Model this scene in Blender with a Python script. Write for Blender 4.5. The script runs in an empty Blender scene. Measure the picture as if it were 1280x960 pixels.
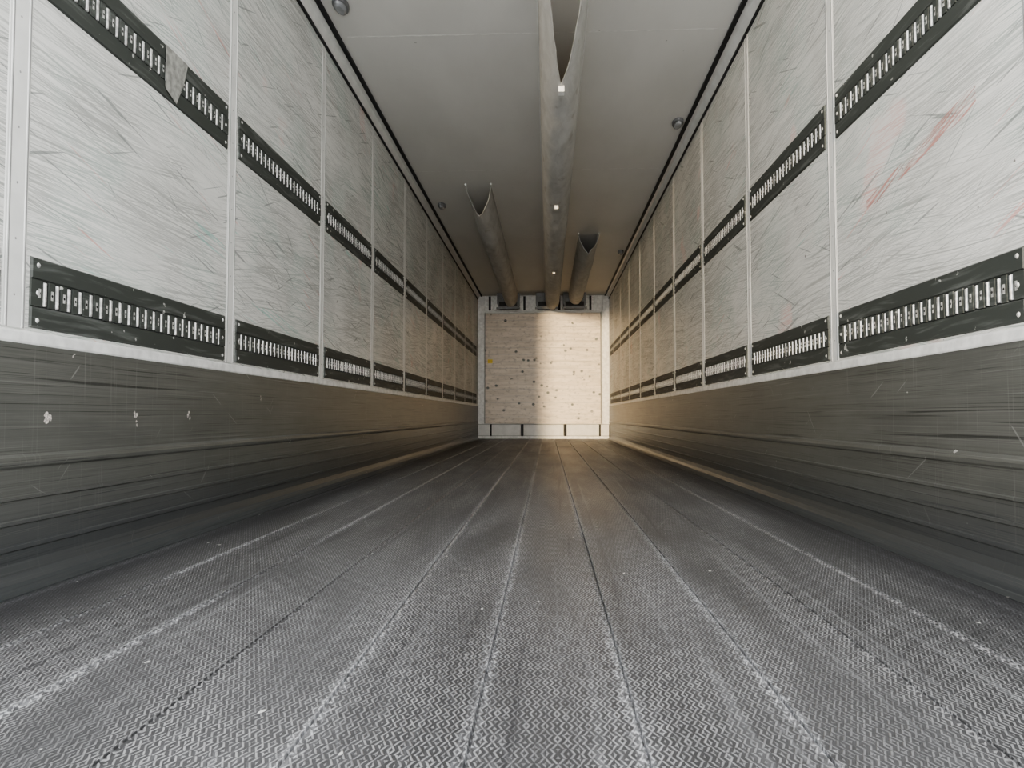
import bpy, bmesh, math, random
from mathutils import Vector, noise
random.seed(4)
S=bpy.context.scene
XL,XR=-1.23,1.23
Y0,Y1=0.72,14.19
ZC=2.68
CX=0.087          # camera x in room coordinates
PITCH=1.272; J0=1.805
JOINTS=[J0+PITCH*k for k in range(0,10)]

# ---------------------------------------------------------------- node helpers
class N:
    def __init__(s,name):
        s.m=bpy.data.materials.new(name); s.m.use_nodes=True
        s.t=s.m.node_tree; s.b=s.t.nodes['Principled BSDF']
        s.o=s.new('ShaderNodeTexCoord').outputs['Object']
    def new(s,k,**kw):
        n=s.t.nodes.new(k)
        for a,v in kw.items(): setattr(n,a,v)
        return n
    def put(s,inp,v):
        if isinstance(v,bpy.types.NodeSocket): s.t.links.new(v,inp)
        else:
            if inp.type=='RGBA' and len(v)==3: v=(*v,1)
            inp.default_value=v
    def math(s,op,a,b=0.0,c=0.0,clamp=False):
        n=s.new('ShaderNodeMath',operation=op,use_clamp=clamp)
        s.put(n.inputs[0],a); s.put(n.inputs[1],b); s.put(n.inputs[2],c)
        return n.outputs[0]
    def map(s,v,scale=(1,1,1),rot=(0,0,0),loc=(0,0,0)):
        if any(rot):
            n=s.new('ShaderNodeMapping'); s.put(n.inputs['Vector'],v); n.inputs['Rotation'].default_value=rot; v=n.outputs[0]
        n=s.new('ShaderNodeMapping'); s.put(n.inputs['Vector'],v); n.inputs['Scale'].default_value=scale; n.inputs['Location'].default_value=loc
        return n.outputs[0]
    def noise(s,v,scale=1,detail=3,rough=.55,dist=0):
        n=s.new('ShaderNodeTexNoise'); s.put(n.inputs['Vector'],v)
        n.inputs['Scale'].default_value=scale; n.inputs['Detail'].default_value=detail
        n.inputs['Roughness'].default_value=rough; n.inputs['Distortion'].default_value=dist
        return n.outputs[0]
    def ramp(s,v,a,b,lo=0.,hi=1.):
        n=s.new('ShaderNodeMapRange',interpolation_type='SMOOTHSTEP'); s.put(n.inputs[0],v)
        n.inputs[1].default_value=a; n.inputs[2].default_value=b; n.inputs[3].default_value=lo; n.inputs[4].default_value=hi
        return n.outputs[0]
    def mix(s,f,a,b,mode='MIX'):
        n=s.new('ShaderNodeMix',data_type='RGBA',blend_type=mode)
        s.put(n.inputs[0],f); s.put(n.inputs[6],a); s.put(n.inputs[7],b); return n.outputs[2]
    def sep(s,v):
        n=s.new('ShaderNodeSeparateXYZ'); s.put(n.inputs[0],v); return n.outputs
    def warp(s,v,amt,scale=1.0):
        n=s.new('ShaderNodeTexNoise'); s.put(n.inputs['Vector'],v); n.inputs['Scale'].default_value=scale; n.inputs['Detail'].default_value=1
        a=s.new('ShaderNodeVectorMath',operation='MULTIPLY_ADD'); s.put(a.inputs[0],n.outputs['Color']); a.inputs[1].default_value=(amt,)*3; s.put(a.inputs[2],v)
        return a.outputs[0]
    def bump(s,h,st=.3,d=.002):
        n=s.new('ShaderNodeBump'); s.put(n.inputs['Height'],h); n.inputs['Strength'].default_value=st; n.inputs['Distance'].default_value=d
        s.put(s.b.inputs['Normal'],n.outputs[0])
    def done(s,col=None,rough=None,metal=None,spec=None):
        if col is not None: s.put(s.b.inputs['Base Color'],col)
        if rough is not None: s.put(s.b.inputs['Roughness'],rough)
        if metal is not None: s.put(s.b.inputs['Metallic'],metal)
        if spec is not None: s.put(s.b.inputs['Specular IOR Level'],spec)
        return s.m

def simple(name,col,rough=.5,metal=0,var=.12,scale=20):
    n=N(name); f=n.noise(n.o,scale,4)
    c=n.mix(n.ramp(f,.3,.7),tuple(x*(1-var) for x in col),tuple(min(1,x*(1+var)) for x in col))
    return n.done(c,rough,metal)

# scuffed white GRP wall
def wall_mat():
    n=N('scuffed_white_panel')
    w=n.warp(n.o,.05,.8)
    tot=None
    for i,(rot,sy,sz,a,b,amt) in enumerate([(.04,.8,150,.50,.60,.85),(-.08,1.0,190,.51,.60,.95),(.13,1.2,170,.53,.62,.95),(-.17,1.4,200,.54,.63,.95),(.26,2.0,190,.58,.66,.85),(-.02,.5,280,.48,.62,.9)]):
        st=n.noise(n.map(w,(3,sy,sz),(rot,0,0),(i*3.1,i*7.7,i*1.3)),1,4,.72)
        st=n.ramp(st,a,b,0,amt)
        pm=n.ramp(n.noise(n.map(n.o,(1,.9,1.6),(0,0,0),(i*5.,i*2.,i*9.)),1.6,4),.38,.58,.12,1)
        st=n.math('MULTIPLY',st,pm)
        tot=st if tot is None else n.math('MAXIMUM',tot,st)
    base=n.mix(n.ramp(n.noise(n.o,1.1,3),.3,.7),(.86,.855,.825),(.79,.79,.76))
    tint=n.mix(n.ramp(n.noise(n.map(n.o,(1,1,1),(0,0,0),(4,4,4)),2.2,2),.45,.6),(.22,.23,.215),(.22,.31,.28))
    tint=n.mix(n.ramp(n.noise(n.map(n.o,(1,1,1),(0,0,0),(14,4,9)),1.9,2),.66,.72),tint,(.62,.28,.25))
    c=n.mix(n.math('MULTIPLY',tot,.72),base,tint)
    for i,(rot,a) in enumerate([(.22,.70),(-.35,.72),(.6,.74)]):
        s=n.ramp(n.noise(n.map(w,(3,2.2,70),(rot,0,0),(20+i*4,i*3,i*8)),1,1),a,a+.02)
        c=n.mix(n.math('MULTIPLY',s,.65),c,(.17,.19,.18))
    # green and red marker / pallet paint rubs, sparse
    for i,(col,rot) in enumerate((((.25,.55,.48),.15),((.72,.30,.26),.30))):
        s=n.ramp(n.noise(n.map(w,(3,1.6,80),(rot,0,0),(50+i*4,i*13,i*8)),1,2),.66,.70)
        pmk=n.ramp(n.noise(n.map(n.o,(1,1,1),(0,0,0),(3+i*9,8,i*5)),1.6,2),.55,.62)
        c=n.mix(n.math('MULTIPLY',n.math('MULTIPLY',s,pmk),.6),c,col)
    g=n.ramp(n.noise(n.map(n.o,(1,1.5,2.5),(0,0,0),(31,7,2)),1.8,6,.7),.50,.72,0,.30)
    c=n.mix(g,c,(.42,.42,.39))
    ch=n.ramp(n.noise(n.map(n.o,(9,13,17)),2.0,2),.74,.77)
    c=n.mix(ch,c,(.22,.21,.19))
    n.bump(tot,.15,.001)
    r=n.math('ADD',.30,n.math('MULTIPLY',tot,.25))
    return n.done(c,r,0,.45)
M_wall=wall_mat()

def ceil_mat():
    n=N('ceiling_panel')
    c=n.mix(n.ramp(n.noise(n.map(n.o,(1,.4,1)),2,4),.3,.7),(.76,.75,.72),(.70,.69,.66))
    ch=n.ramp(n.noise(n.o,22,2),.76,.8)
    c=n.mix(ch,c,(.35,.34,.32))
    return n.done(c,.55,0,.35)
M_ceil=ceil_mat()

def kick_mat():
    n=N('brushed_aluminium_kick_plate')
    w=n.warp(n.o,.008,1.0)
    s1=n.noise(n.map(w,(1,.5,240)),1,4,.65)
    s2=n.noise(n.map(w,(1,.9,420),(.005,0,0),(3,3,3)),1,3,.6)
    base=n.mix(n.ramp(s1,.3,.7),(.142,.145,.132),(.205,.208,.192))
    base=n.mix(n.ramp(n.noise(n.map(n.o,(1,1.2,5)),1.5,5,.65),.35,.7,0,.5),base,(.115,.118,.108))
    base=n.mix(n.ramp(s2,.60,.70,0,.45),base,(.40,.40,.38))
    base=n.mix(n.ramp(n.noise(n.map(w,(1,1.0,300),(-.005,0,0),(8,8,8)),1,3),.59,.66,0,.7),base,(.045,.045,.04))
    base=n.mix(n.ramp(n.noise(n.map(w,(1,.7,90),(.004,0,0),(2,5,1)),1,2),.66,.70,0,.6),base,(.03,.03,.03))
    v=n.noise(n.map(w,(1,110,2.6)),1,3)
    base=n.mix(n.ramp(v,.60,.75,0,.25),base,(.36,.36,.34))
    for i,rot in enumerate((.5,-.8)):
        s=n.ramp(n.noise(n.map(w,(3,4,90),(rot,0,0),(i*4,i*3,i*8)),1,1),.76,.79)
        base=n.mix(n.math('MULTIPLY',s,.35),base,(.5,.5,.48))
    ch=n.ramp(n.noise(n.map(n.o,(12,14,22)),1.5,2),.755,.77)
    base=n.mix(ch,base,(.62,.60,.58))
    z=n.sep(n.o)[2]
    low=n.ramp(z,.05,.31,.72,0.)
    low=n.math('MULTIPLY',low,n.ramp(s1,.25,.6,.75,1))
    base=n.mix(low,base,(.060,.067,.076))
    n.bump(s1,.06,.002)
    return n.done(base,n.ramp(s1,.3,.7,.32,.42),.3,.5)
M_kick=kick_mat()

SEAM=[CX+.12+.222*k for k in range(-6,5)]
def floor_mat():
    n=N('barleycorn_aluminium_floor')
    X,Y,Z=n.sep(n.o)
    c=.0140
    cx=n.math('FLOOR',n.math('DIVIDE',X,c)); cy=n.math('FLOOR',n.math('DIVIDE',Y,c))
    par=n.math('PINGPONG',n.math('ADD',cx,cy),1.0)
    k=2*math.pi/(c*.6)
    a=n.math('SINE',n.math('MULTIPLY',n.math('ADD',X,n.math('MULTIPLY',Y,.4)),k))
    b=n.math('SINE',n.math('MULTIPLY',n.math('SUBTRACT',X,n.math('MULTIPLY',Y,.4)),k))
    h=n.math('ADD',n.math('MULTIPLY',a,par),n.math('MULTIPLY',b,n.math('SUBTRACT',1.0,par)))
    h=n.ramp(h,0,.8)
    big=n.noise(n.map(n.o,(2.2,.35,1)),1.2,4)
    base=n.mix(n.ramp(big,.3,.7),(.072,.072,.075),(.112,.112,.117))
    sp=n.noise(n.o,90,2)
    base=n.mix(n.ramp(sp,.45,.7,0,.4),base,(.05,.05,.05))
    sp2=n.noise(n.map(n.o,(60,25,1),(0,0,0),(5,5,5)),1,3)
    wear=n.ramp(n.noise(n.map(n.o,(7,1.4,1),(0,0,0),(2,2,2)),1,5),.3,.7,.35,.95)
    wear=n.math('MULTIPLY',wear,n.ramp(sp2,.3,.65,.55,1))
    base=n.mix(n.math('MULTIPLY',h,wear),base,(.50,.502,.515))
    for i,(sx,sy,rot,a,b,amt,col) in enumerate([(45,.35,0,.58,.74,.3,(.42,.43,.45)),(22,.45,.015,.60,.74,.2,(.40,.41,.43)),(30,.5,.02,.58,.74,.5,(.045,.045,.05)),(70,1.5,.25,.62,.72,.18,(.45,.46,.48)),(70,1.5,-.3,.62,.72,.18,(.45,.46,.48))]):
        st=n.noise(n.map(n.warp(n.o,.02,2),(sx,sy,1),(0,0,rot),(i*7,i*3,i)),1,3)
        base=n.mix(n.ramp(st,a,b,0,amt),base,col)
    d=n.math('PINGPONG',n.math('ADD',n.math('SUBTRACT',X,SEAM[0]),2.22*2),.111)
    wn=n.noise(n.map(n.o,(90,50,1)),1,4)
    idx=n.math('FLOOR',n.math('DIVIDE',n.math('ADD',n.math('SUBTRACT',X,SEAM[0]),.111),.222))
    wnz=n.new('ShaderNodeTexWhiteNoise',noise_dimensions='1D'); n.put(wnz.inputs['W'],n.math('ADD',idx,.5))
    seamamt=n.ramp(wnz.outputs['Value'],.1,.8,.2,1)
    dd=n.math('ADD',d,n.math('MULTIPLY',n.math('SUBTRACT',wn,.5),.07))
    m=n.math('MULTIPLY',n.ramp(dd,-.002,.016,1,0),seamamt)
    m=n.math('MULTIPLY',m,n.ramp(n.noise(n.map(n.o,(6,.7,1)),1,4),.36,.56,.12,1))
    m=n.math('MULTIPLY',m,n.math('ADD',.40,n.math('MULTIPLY',h,.7)),clamp=True)
    base=n.mix(n.math('MULTIPLY',m,.75),base,(.75,.76,.79))
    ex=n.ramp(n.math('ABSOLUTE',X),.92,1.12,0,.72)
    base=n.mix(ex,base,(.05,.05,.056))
    dsp=n.ramp(n.noise(n.map(n.o,(30,14,1)),1.3,1),.775,.795)
    base=n.mix(dsp,base,(.8,.8,.78))
    n.bump(h,.6,.002)
    return n.done(base,n.ramp(big,.3,.7,.36,.48),.3,.5)
M_floor=floor_mat()

def rail_mat():
    n=N('charcoal_rail_plate')
    s=n.noise(n.map(n.warp(n.o,.05,3),(3,4,60)),1,3)
    c=n.mix(n.ramp(s,.50,.72,0,.5),(.058,.064,.058),(.20,.21,.20))
    ch=n.ramp(n.noise(n.map(n.o,(10,12,16)),1.6,3),.69,.72)
    c=n.mix(ch,c,(.50,.50,.47))
    return n.done(c,.55,.0,.35)
M_rail=rail_mat()
M_black=simple('slot_black',(.015,.015,.015),.8)
M_bar=simple('zinc_lock_bar',(.70,.70,.68),.4,.4,.3,60)
M_trim=simple('white_edge_trim',(.84,.84,.82),.35)
M_strip=simple('joint_cover_strip',(.79,.79,.765),.4,0,.06,9)
M_caulk=simple('grey_caulk',(.30,.30,.29),.6)
M_seam=simple('ceiling_seam_tape',(.76,.75,.72),.5)
M_gask=simple('black_gasket',(.012,.012,.015),.6)
M_bare=simple('bare_peeled_patch',(.38,.38,.355),.6,.2,.3,40)
M_grey=simple('grey_duct_adapter',(.20,.205,.21),.5,.3)
M_dark=simple('dark_gap',(.03,.03,.03),.7)
M_lens=simple('lamp_lens',(.30,.31,.32),.2)
M_yel=simple('yellow_label',(.75,.55,.05),.5)
M_resid=simple('sticker_paper_residue',(.60,.56,.52),.7,0,.4,150)

def fabric_mat():
    n=N('air_duct_fabric')
    f=n.noise(n.map(n.o,(6,2,6)),2,5,.6,.6)
    c=n.mix(n.ramp(f,.3,.7),(.52,.515,.495),(.64,.635,.615))
    c=n.mix(n.ramp(n.noise(n.map(n.o,(5,3,9)),1.6,3),.62,.72,0,.45),c,(.33,.30,.26))
    n.bump(f,.6,.012)
    return n.done(c,.75,0,.25)
M_fab=fabric_mat()

def bulk_mat():
    n=N('bulkhead_panel')
    f=n.noise(n.map(n.o,(2,1,16)),1.4,4)
    c=n.mix(n.ramp(f,.3,.7),(.50,.43,.35),(.64,.56,.47))
    v=n.new('ShaderNodeTexVoronoi'); n.put(v.inputs['Vector'],n.map(n.o,(6,1,7))); v.inputs['Scale'].default_value=1
    v.inputs['Randomness'].default_value=1
    sp=n.ramp(v.outputs['Distance'],.12,.22,1,0)
    msk=n.ramp(n.noise(n.map(n.o,(2,1,2),(0,0,0),(9,9,9)),1.4,2),.40,.48)
    c=n.mix(n.math('MULTIPLY',sp,msk),c,(.08,.09,.08))
    gr=n.noise(n.map(n.o,(9,1,14)),1.5,4)
    c=n.mix(n.ramp(gr,.50,.70,0,.65),c,(.32,.28,.24))
    n.bump(f,.2,.003)
    return n.done(c,.4,.1,.5)
M_bulk=bulk_mat()

def scuff_mat(col,name):
    n=N(name)
    f=n.noise(n.map(n.warp(n.o,.03,3),(1,3,110),(.27,0,0)),1,4)
    n.put(n.b.inputs['Alpha'],n.ramp(f,.45,.60,0,.6))
    return n.done(col,.5)
M_red=scuff_mat((.70,.33,.28),'red_paint_scuff')

# ---------------------------------------------------------------- mesh helpers
class Mesh:
    def __init__(s): s.v=[];s.f=[];s.mi=[];s.mats=[]
    def mat(s,m):
        if m not in s.mats: s.mats.append(m)
        return s.mats.index(m)
    def box(s,x0,x1,y0,y1,z0,z1,m):
        x0,x1=sorted((x0,x1)); i=len(s.v); k=s.mat(m)
        s.v+=[(x,y,z) for z in (z0,z1) for y in (y0,y1) for x in (x0,x1)]
        for f in ((0,2,3,1),(4,5,7,6),(0,1,5,4),(2,6,7,3),(0,4,6,2),(1,3,7,5)):
            s.f.append(tuple(i+j for j in f)); s.mi.append(k)
    def cham(s,xs,xo,y0,y1,z0,z1,c,m):
        i=len(s.v);k=s.mat(m)
        s.v+=[(xs,y0,z0),(xs,y1,z0),(xs,y1,z1),(xs,y0,z1),(xo,y0+c,z0+c),(xo,y1-c,z0+c),(xo,y1-c,z1-c),(xo,y0+c,z1-c)]
        for f in ((0,1,2,3),(4,5,6,7),(0,1,5,4),(1,2,6,5),(2,3,7,6),(3,0,4,7)):
            s.f.append(tuple(i+j for j in f)); s.mi.append(k)
    def prism(s,pts,y0,y1,m,closed=False):
        i=len(s.v);k=s.mat(m);n=len(pts)
        for p in pts: s.v.append((p[0],y0,p[1]))
        for p in pts: s.v.append((p[0],y1,p[1]))
        for j in range(n if closed else n-1):
            a=j;b=(j+1)%n
            s.f.append((i+a,i+b,i+n+b,i+n+a)); s.mi.append(k)
        if closed:
            s.f.append(tuple(range(i,i+n))); s.mi.append(k)
            s.f.append(tuple(range(i+2*n-1,i+n-1,-1))); s.mi.append(k)
    def poly(s,pts,m):
        i=len(s.v);k=s.mat(m); s.v+=pts; s.f.append(tuple(range(i,i+len(pts)))); s.mi.append(k)
    def disc(s,x,y,z,r,h,sgn,m,seg=8):
        i=len(s.v);k=s.mat(m)
        for a in range(seg):
            t=2*math.pi*a/seg; s.v.append((x,y+r*math.cos(t),z+r*math.sin(t)))
        for a in range(seg):
            t=2*math.pi*a/seg; s.v.append((x+sgn*h,y+.55*r*math.cos(t),z+.55*r*math.sin(t)))
        for a in range(seg):
            b=(a+1)%seg; s.f.append((i+a,i+b,i+seg+b,i+seg+a)); s.mi.append(k)
        s.f.append(tuple(range(i+seg,i+2*seg))); s.mi.append(k)
    def obj(s,name,parent=None,smooth=False):
        me=bpy.data.meshes.new(name); me.from_pydata(s.v,[],s.f)
        for m in s.mats: me.materials.append(m)
        me.polygons.foreach_set('material_index',s.mi)
        bm=bmesh.new(); bm.from_mesh(me); bmesh.ops.recalc_face_normals(bm,faces=bm.faces); bm.to_mesh(me); bm.free()
        if smooth: me.polygons.foreach_set('use_smooth',[True]*len(me.polygons))
        o=bpy.data.objects.new(name,me); S.collection.objects.link(o)
        if parent: o.parent=parent
        return o

# ---------------------------------------------------------------- room shell
m=Mesh(); m.box(XL-.07,XL,Y0,Y1+.07,-.1,ZC+.08,M_wall); WL=m.obj('wall_left')
m=Mesh(); m.box(XR,XR+.07,Y0,Y1+.07,-.1,ZC+.08,M_wall); WR=m.obj('wall_right')
m=Mesh(); m.box(XL,XR,Y1,Y1+.07,-.1,ZC+.08,M_strip); WE=m.obj('wall_end')
m=Mesh(); m.box(XL,XR,Y0,Y1,ZC,ZC+.08,M_ceil)
C=m.obj('ceiling')
m=Mesh()
for k in range(0,6):
    y=1.9+2.5*k
    m.box(XL+.03,XR-.03,y-.005,y+.005,ZC-.0005,ZC,M_seam)
m.obj('ceiling_seams',C)
pts=[(XL,0)]
for x in SEAM:
    if XL+.15<x<XR-.15: pts+=[(x-.006,0),(x-.004,.0025),(x-.001,.0025),(x,-.004),(x+.003,-.004),(x+.004,.0025),(x+.007,0)]
pts+=[(XR,0)]
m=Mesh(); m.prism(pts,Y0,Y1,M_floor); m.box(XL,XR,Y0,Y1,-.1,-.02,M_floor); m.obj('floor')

for side,xw,sg in (('left',XL,1),('right',XR,-1)):
    W=WL if side=='left' else WR
    m=Mesh()
    for j in JOINTS:
        m.cham(xw,xw+sg*.0012,j-.042,j+.042,.64,ZC-.075,.004,M_strip)
        for dj in (-.030,.030):
            m.cham(xw,xw+sg*.0022,j+dj-.004,j+dj+.004,.64,ZC-.075,.0035,M_trim)
            m.box(xw,xw+sg*.0014,j+dj+.004,j+dj+.008,.64,ZC-.075,M_caulk)
        for q in range(14):
            m.disc(xw+sg*.0012,j,.72+q*.14,.0035,.0010,sg,M_caulk,6)
    m.obj('joint_strips_'+side,W)
    f=lambda d,z:(xw+sg*d,z)
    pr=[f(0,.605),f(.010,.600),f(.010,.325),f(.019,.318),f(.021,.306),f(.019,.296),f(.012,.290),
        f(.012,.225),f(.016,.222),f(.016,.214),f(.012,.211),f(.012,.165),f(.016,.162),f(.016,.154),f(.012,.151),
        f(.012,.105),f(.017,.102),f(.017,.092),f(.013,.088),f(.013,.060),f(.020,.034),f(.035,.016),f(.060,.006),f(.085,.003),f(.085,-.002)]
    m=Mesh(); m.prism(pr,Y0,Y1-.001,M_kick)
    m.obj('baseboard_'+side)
    m=Mesh(); m.prism([f(0,.636),f(.008,.633),f(.012,.628),f(.012,.606),f(.010,.601),f(0,.601)],Y0,Y1-.001,M_trim,True)
    m.obj('trim_'+side)
    m=Mesh()
    m.prism([f(0,ZC-.060),f(.012,ZC-.055),f(.030,ZC-.012),f(.060,ZC-.006),f(.060,ZC),f(0,ZC)],Y0,Y1,M_strip,True)
    m.prism([f(.060,ZC-.016),f(.060,ZC),f(.085,ZC),f(.085,ZC-.016)],Y0,Y1,M_gask,True)
    m.prism([f(.0,ZC-.064),f(.010,ZC-.060),f(.010,ZC-.078),f(.0,ZC-.078)],Y0,Y1,M_gask,True)
    m.obj('trim_ceiling_'+side)
    for z0,z1 in ((.645,.828),(1.515,1.70)):
        m=Mesh(); zc=(z0+z1)/2; T=.006; hh=.034
        segs=[(Y0+.02,JOINTS[0]-.055)]+[(JOINTS[i]+.055,min(JOINTS[i]+PITCH-.055,13.90)) for i in range(len(JOINTS))]
        for a,b in segs:
            if b-a<.2: continue
            m.box(xw,xw+sg*.0012,a+.01,b-.01,zc-hh,zc+hh,M_black)
            m.cham(xw,xw+sg*T,a,b,zc+hh,z1,.004,M_rail)
            m.cham(xw,xw+sg*T,a,b,z0,zc-hh,.004,M_rail)
            n=int((b-a-.06)/.05); st=(b-a-n*.05)/2
            m.box(xw,xw+sg*T,a,a+st,zc-hh,zc+hh,M_rail)
            m.box(xw,xw+sg*T,b-st,b,zc-hh,zc+hh,M_rail)
            for q in range(n):
                y=a+st+q*.05
                m.box(xw,xw+sg*T,y,y+.012,zc-hh,zc+hh,M_rail)
                m.box(xw,xw+sg*T,y+.038,y+.05,zc-hh,zc+hh,M_rail)
                m.box(xw,xw+sg*(T+.0003),y-.004,y+.005,zc-.012,zc+.012,M_bar)
                m.disc(xw+sg*(T+.0004),y+.0005,zc,.004,.0003,sg,M_black,6)
                m.cham(xw,xw+sg*.0056,y+.020,y+.031,zc-hh+.002,zc+hh-.002,.002,M_bar)
            for yy in (a+.025,b-.025):
                for zz in (z0+.02,zc,z1-.02): m.disc(xw+sg*T,yy,zz,.007,.003,sg,M_bar,8)
        if side=='left' and z0>1:
            x=xw+sg*(T+.0035)
            m.poly([(x,2.50,z1-.004),(x,2.66,z1-.004),(x,2.63,z1-.09),(x,2.58,z0+.004),(x,2.50,z0+.03)],M_bare)
        m.obj('lashing_rail')

m=Mesh(); x=XR-.0015
m.poly([(x,2.05,1.25),(x,2.75,1.15),(x,2.75,1.19),(x,2.05,1.31)],M_red)
m.obj('paint_scuff',WR)
m=Mesh()
for y,z,s in ((1.93,.425,.018),(2.35,.42,.015),(2.71,.422,.014),(2.36,.395,.008),(3.4,.50,.010)):
    for part in range(3):
        p=[]; oy=random.uniform(-.6,.6)*s; oz=random.uniform(-1,1)*s
        for q in range(7):
            t=2*math.pi*q/7; r=s*random.uniform(.25,.75)
            p.append((XL+.0112+part*.0001,y+oy+r*math.cos(t),z+oz+r*math.sin(t)))
        m.poly(p,M_resid)
m.obj('sticker_residue',WL)

# ---------------------------------------------------------------- air ducts
def duct(xa,xb,ystart,cut,hang,seed,yend=13.79,name='air_duct'):
    root=bpy.data.objects.new(name,None); S.collection.objects.link(root)
    cx=(xa+xb)/2; w=(xb-xa)/2; NT=32; NY=170
    m=Mesh(); k=m.mat(M_fab)
    for iy in range(NY+1):
        u=iy/NY
        for it in range(NT+1):
            t=it/NT*2-1
            th=t*math.pi/2; c=math.cos(th)
            ys=ystart+cut*((1-abs(t))**.9)
            y=ys+(yend-ys)*u**1.25
            near=max(0,min(1,1-(y-ystart)/(cut+1.0)))
            nz=noise.noise(Vector((seed*7+th*.8,y*1.3,seed)))
            nz2=noise.noise(Vector((seed+th*2.2,y*5,3)))
            sag=1+.02*math.sin(y*2.4+seed)
            ux=w*math.copysign(abs(math.sin(th))**.75,math.sin(th))*(1-.08*c); uz=c**.62
            vx=w*t; vz=(1-abs(t))**.6
            x=cx+ux*(1-near)+vx*near+c*(nz*.018+nz2*.010)
            z=ZC-.012-hang*sag*(uz*(1-near)+vz*near)*(1+nz*.06+nz2*.04)
            m.v.append((x,y,z))
    for iy in range(NY):
        for it in range(NT):
            a=iy*(NT+1)+it
            m.f.append((a,a+1,a+NT+2,a+NT+1)); m.mi.append(k)
    o=m.obj('fabric_tube',root,True)
    md=o.modifiers.new('thick','SOLIDIFY'); md.thickness=.004
    m=Mesh()
    for x in (xa,xb):
        m.box(x-.008,x+.008,ystart-.02,yend,ZC-.016,ZC,M_strip)
    m.obj('mounting_rails',root)
    return root
d=duct(CX-.05,CX+.22,2.75,1.65,.31,1.3)
m=Mesh()
for y in (4.45,7.0,10.2): m.box(CX+.065,CX+.10,y-.03,y+.03,ZC-.345,ZC-.29,M_trim)
m.obj('seam_clips',d)
duct(CX-.80,CX-.55,7.3,.25,.25,5.1)
duct(CX+.38,CX+.64,9.35,.12,.22,8.7)

# ---------------------------------------------------------------- front end
root=bpy.data.objects.new('bulkhead',None); S.collection.objects.link(root)
m=Mesh()
bx0,bx1=-1.075,1.055; z=.28
while z<2.33:
    z2=min(z+.128,2.335)
    m.box(bx0,bx1,14.06,14.17,z,z2-.004,M_bulk)
    m.box(bx0+.005,bx1-.005,14.066,14.17,z2-.004,z2,M_caulk)
    z=z2
m.obj('planked_panel',root)
m=Mesh()
m.box(bx0-.016,bx0,14.05,14.18,.28,2.345,M_caulk); m.box(bx1,bx1+.016,14.05,14.18,.28,2.345,M_caulk)
m.box(bx0-.016,bx1+.016,14.05,14.18,2.335,2.36,M_strip)
m.obj('panel_frame',root)
m=Mesh(); m.box(-1.03,-.94,14.053,14.0595,1.40,1.47,M_yel); m.obj('label',root)
m=Mesh()
m.box(XL+.02,XR-.02,14.10,14.18,.0,.27,M_caulk)
for a,b in ((-1.20,-.98),(-.95,-.42),(-.36,.37),(.43,1.02),(1.05,1.20)):
    m.box(a,b,13.99,14.12,.06,.262,M_strip)
m.box(XL+.03,XR-.03,13.97,14.12,0.003,.05,M_trim)
for x in (-.965,-.39,.40,1.035): m.box(x-.016,x+.016,13.985,14.10,.05,.27,M_dark)
m.obj('bumper_rail',root)
m=Mesh()
for x0,x1 in ((XL+.014,XL+.135),(XR-.135,XR-.014)):
    m.box(x0,x1,14.12,14.185,.27,ZC-.08,M_trim)
m.obj('corner_posts',root)

root=bpy.data.objects.new('evaporator_outlet',None); S.collection.objects.link(root)
m=Mesh()
for a,b in ((CX-.93,CX-.52),(CX-.22,CX+.17),(CX+.28,CX+.70)):
    y0,y1=13.83,14.16
    m.prism([(a,ZC-.005),(b,ZC-.005),(b,ZC-.20),(b-.03,ZC-.27),(a+.03,ZC-.27),(a,ZC-.20)],y0,y1,M_grey,True)
    m.box(a+.04,b-.04,y0-.004,y0,ZC-.25,ZC-.17,M_dark)
    m.box(a-.012,b+.012,y0-.01,y0+.03,ZC-.30,ZC-.27,M_grey)
m.box(XL+.14,XR-.14,14.16,14.185,ZC-.30,ZC-.01,M_trim)
for x in (-1.0,-.35,.30,.88): m.box(x-.02,x+.02,14.14,14.16,ZC-.28,ZC-.02,M_dark)
m.obj('duct_adapters',root)

# ---------------------------------------------------------------- ceiling lamps
def lamp(x,y):
    m=Mesh(); seg=24
    def ring(a,b,z):
        i=len(m.v)
        for q in range(seg):
            t=2*math.pi*q/seg; m.v.append((a*math.cos(t),b*math.sin(t),z))
        return i
    def stack(rings,mat):
        k=m.mat(mat); ids=[ring(*r) for r in rings]
        for p,q in zip(ids,ids[1:]):
            for j in range(seg):
                l=(j+1)%seg; m.f.append((p+j,p+l,q+l,q+j)); m.mi.append(k)
        m.f.append(tuple(range(ids[-1],ids[-1]+seg))); m.mi.append(k)
    stack([(.042,.085,0),(.042,.085,-.020),(.037,.078,-.026),(.031,.070,-.024)],M_grey)
    stack([(.031,.070,-.022),(.028,.064,-.038),(.018,.045,-.046),(.006,.015,-.048)],M_lens)
    o=m.obj('ceiling_lamp'); o.location=(x,y,ZC)
for x,y in ((CX+1.0,5.8),(CX-1.13,8.0),(CX+1.0,10.4),(CX-1.13,4.02)): lamp(x,y)

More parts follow.
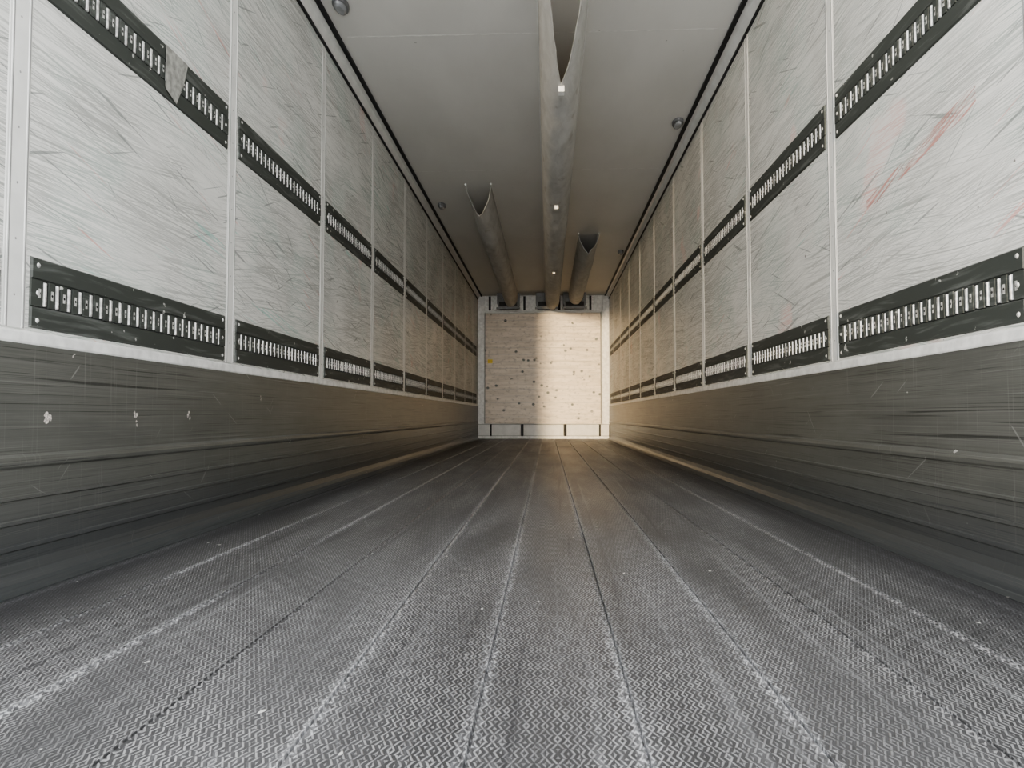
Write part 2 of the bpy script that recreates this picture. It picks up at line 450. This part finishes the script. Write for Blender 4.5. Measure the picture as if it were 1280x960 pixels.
# ---------------------------------------------------------------- light
# evening sky: overall soft sky with a broad bright glow around the low sun behind the open rear doors
W=bpy.data.worlds.new('sky'); S.world=W; W.use_nodes=True
t=W.node_tree; bg=t.nodes['Background']
tc=t.nodes.new('ShaderNodeTexCoord')
dp=t.nodes.new('ShaderNodeVectorMath'); dp.operation='DOT_PRODUCT'
t.links.new(tc.outputs['Generated'],dp.inputs[0]); dp.inputs[1].default_value=Vector((-.06,-1,.06)).normalized()
cl=t.nodes.new('ShaderNodeMath'); cl.operation='MAXIMUM'; t.links.new(dp.outputs['Value'],cl.inputs[0]); cl.inputs[1].default_value=0
pw=t.nodes.new('ShaderNodeMath'); pw.operation='POWER'; t.links.new(cl.outputs[0],pw.inputs[0]); pw.inputs[1].default_value=14
st=t.nodes.new('ShaderNodeMath'); st.operation='MULTIPLY_ADD'; t.links.new(pw.outputs[0],st.inputs[0]); st.inputs[1].default_value=8.0; st.inputs[2].default_value=3.1
t.links.new(st.outputs[0],bg.inputs[1])
mx=t.nodes.new('ShaderNodeMix'); mx.data_type='RGBA'; t.links.new(pw.outputs[0],mx.inputs[0]); mx.inputs[6].default_value=(.97,.985,1,1); mx.inputs[7].default_value=(1,.965,.915,1)
t.links.new(mx.outputs[2],bg.inputs[0])
L=bpy.data.lights.new('sun','SUN'); L.energy=3.0; L.angle=math.radians(2.0); L.color=(1,.76,.46)
lo=bpy.data.objects.new('sun',L); S.collection.objects.link(lo)
dirv=Vector((math.tan(math.radians(5.5)),1,-math.tan(math.radians(1.1))))
lo.rotation_euler=dirv.to_track_quat('-Z','Y').to_euler(); lo.location=(-2,-8,2)
try:
    S.cycles.diffuse_bounces=10; S.cycles.max_bounces=14
    S.view_settings.exposure=.2
    S.view_settings.look='AgX - Medium High Contrast'
except Exception as e: print(e)

# ---------------------------------------------------------------- camera
cam=bpy.data.cameras.new('camera'); co=bpy.data.objects.new('camera',cam); S.collection.objects.link(co)
cam.sensor_width=36; cam.lens=950/1280*36; cam.clip_start=.02
co.location=(CX,0,.42); co.rotation_euler=(math.radians(92.41),0,math.radians(2.71))
S.camera=co
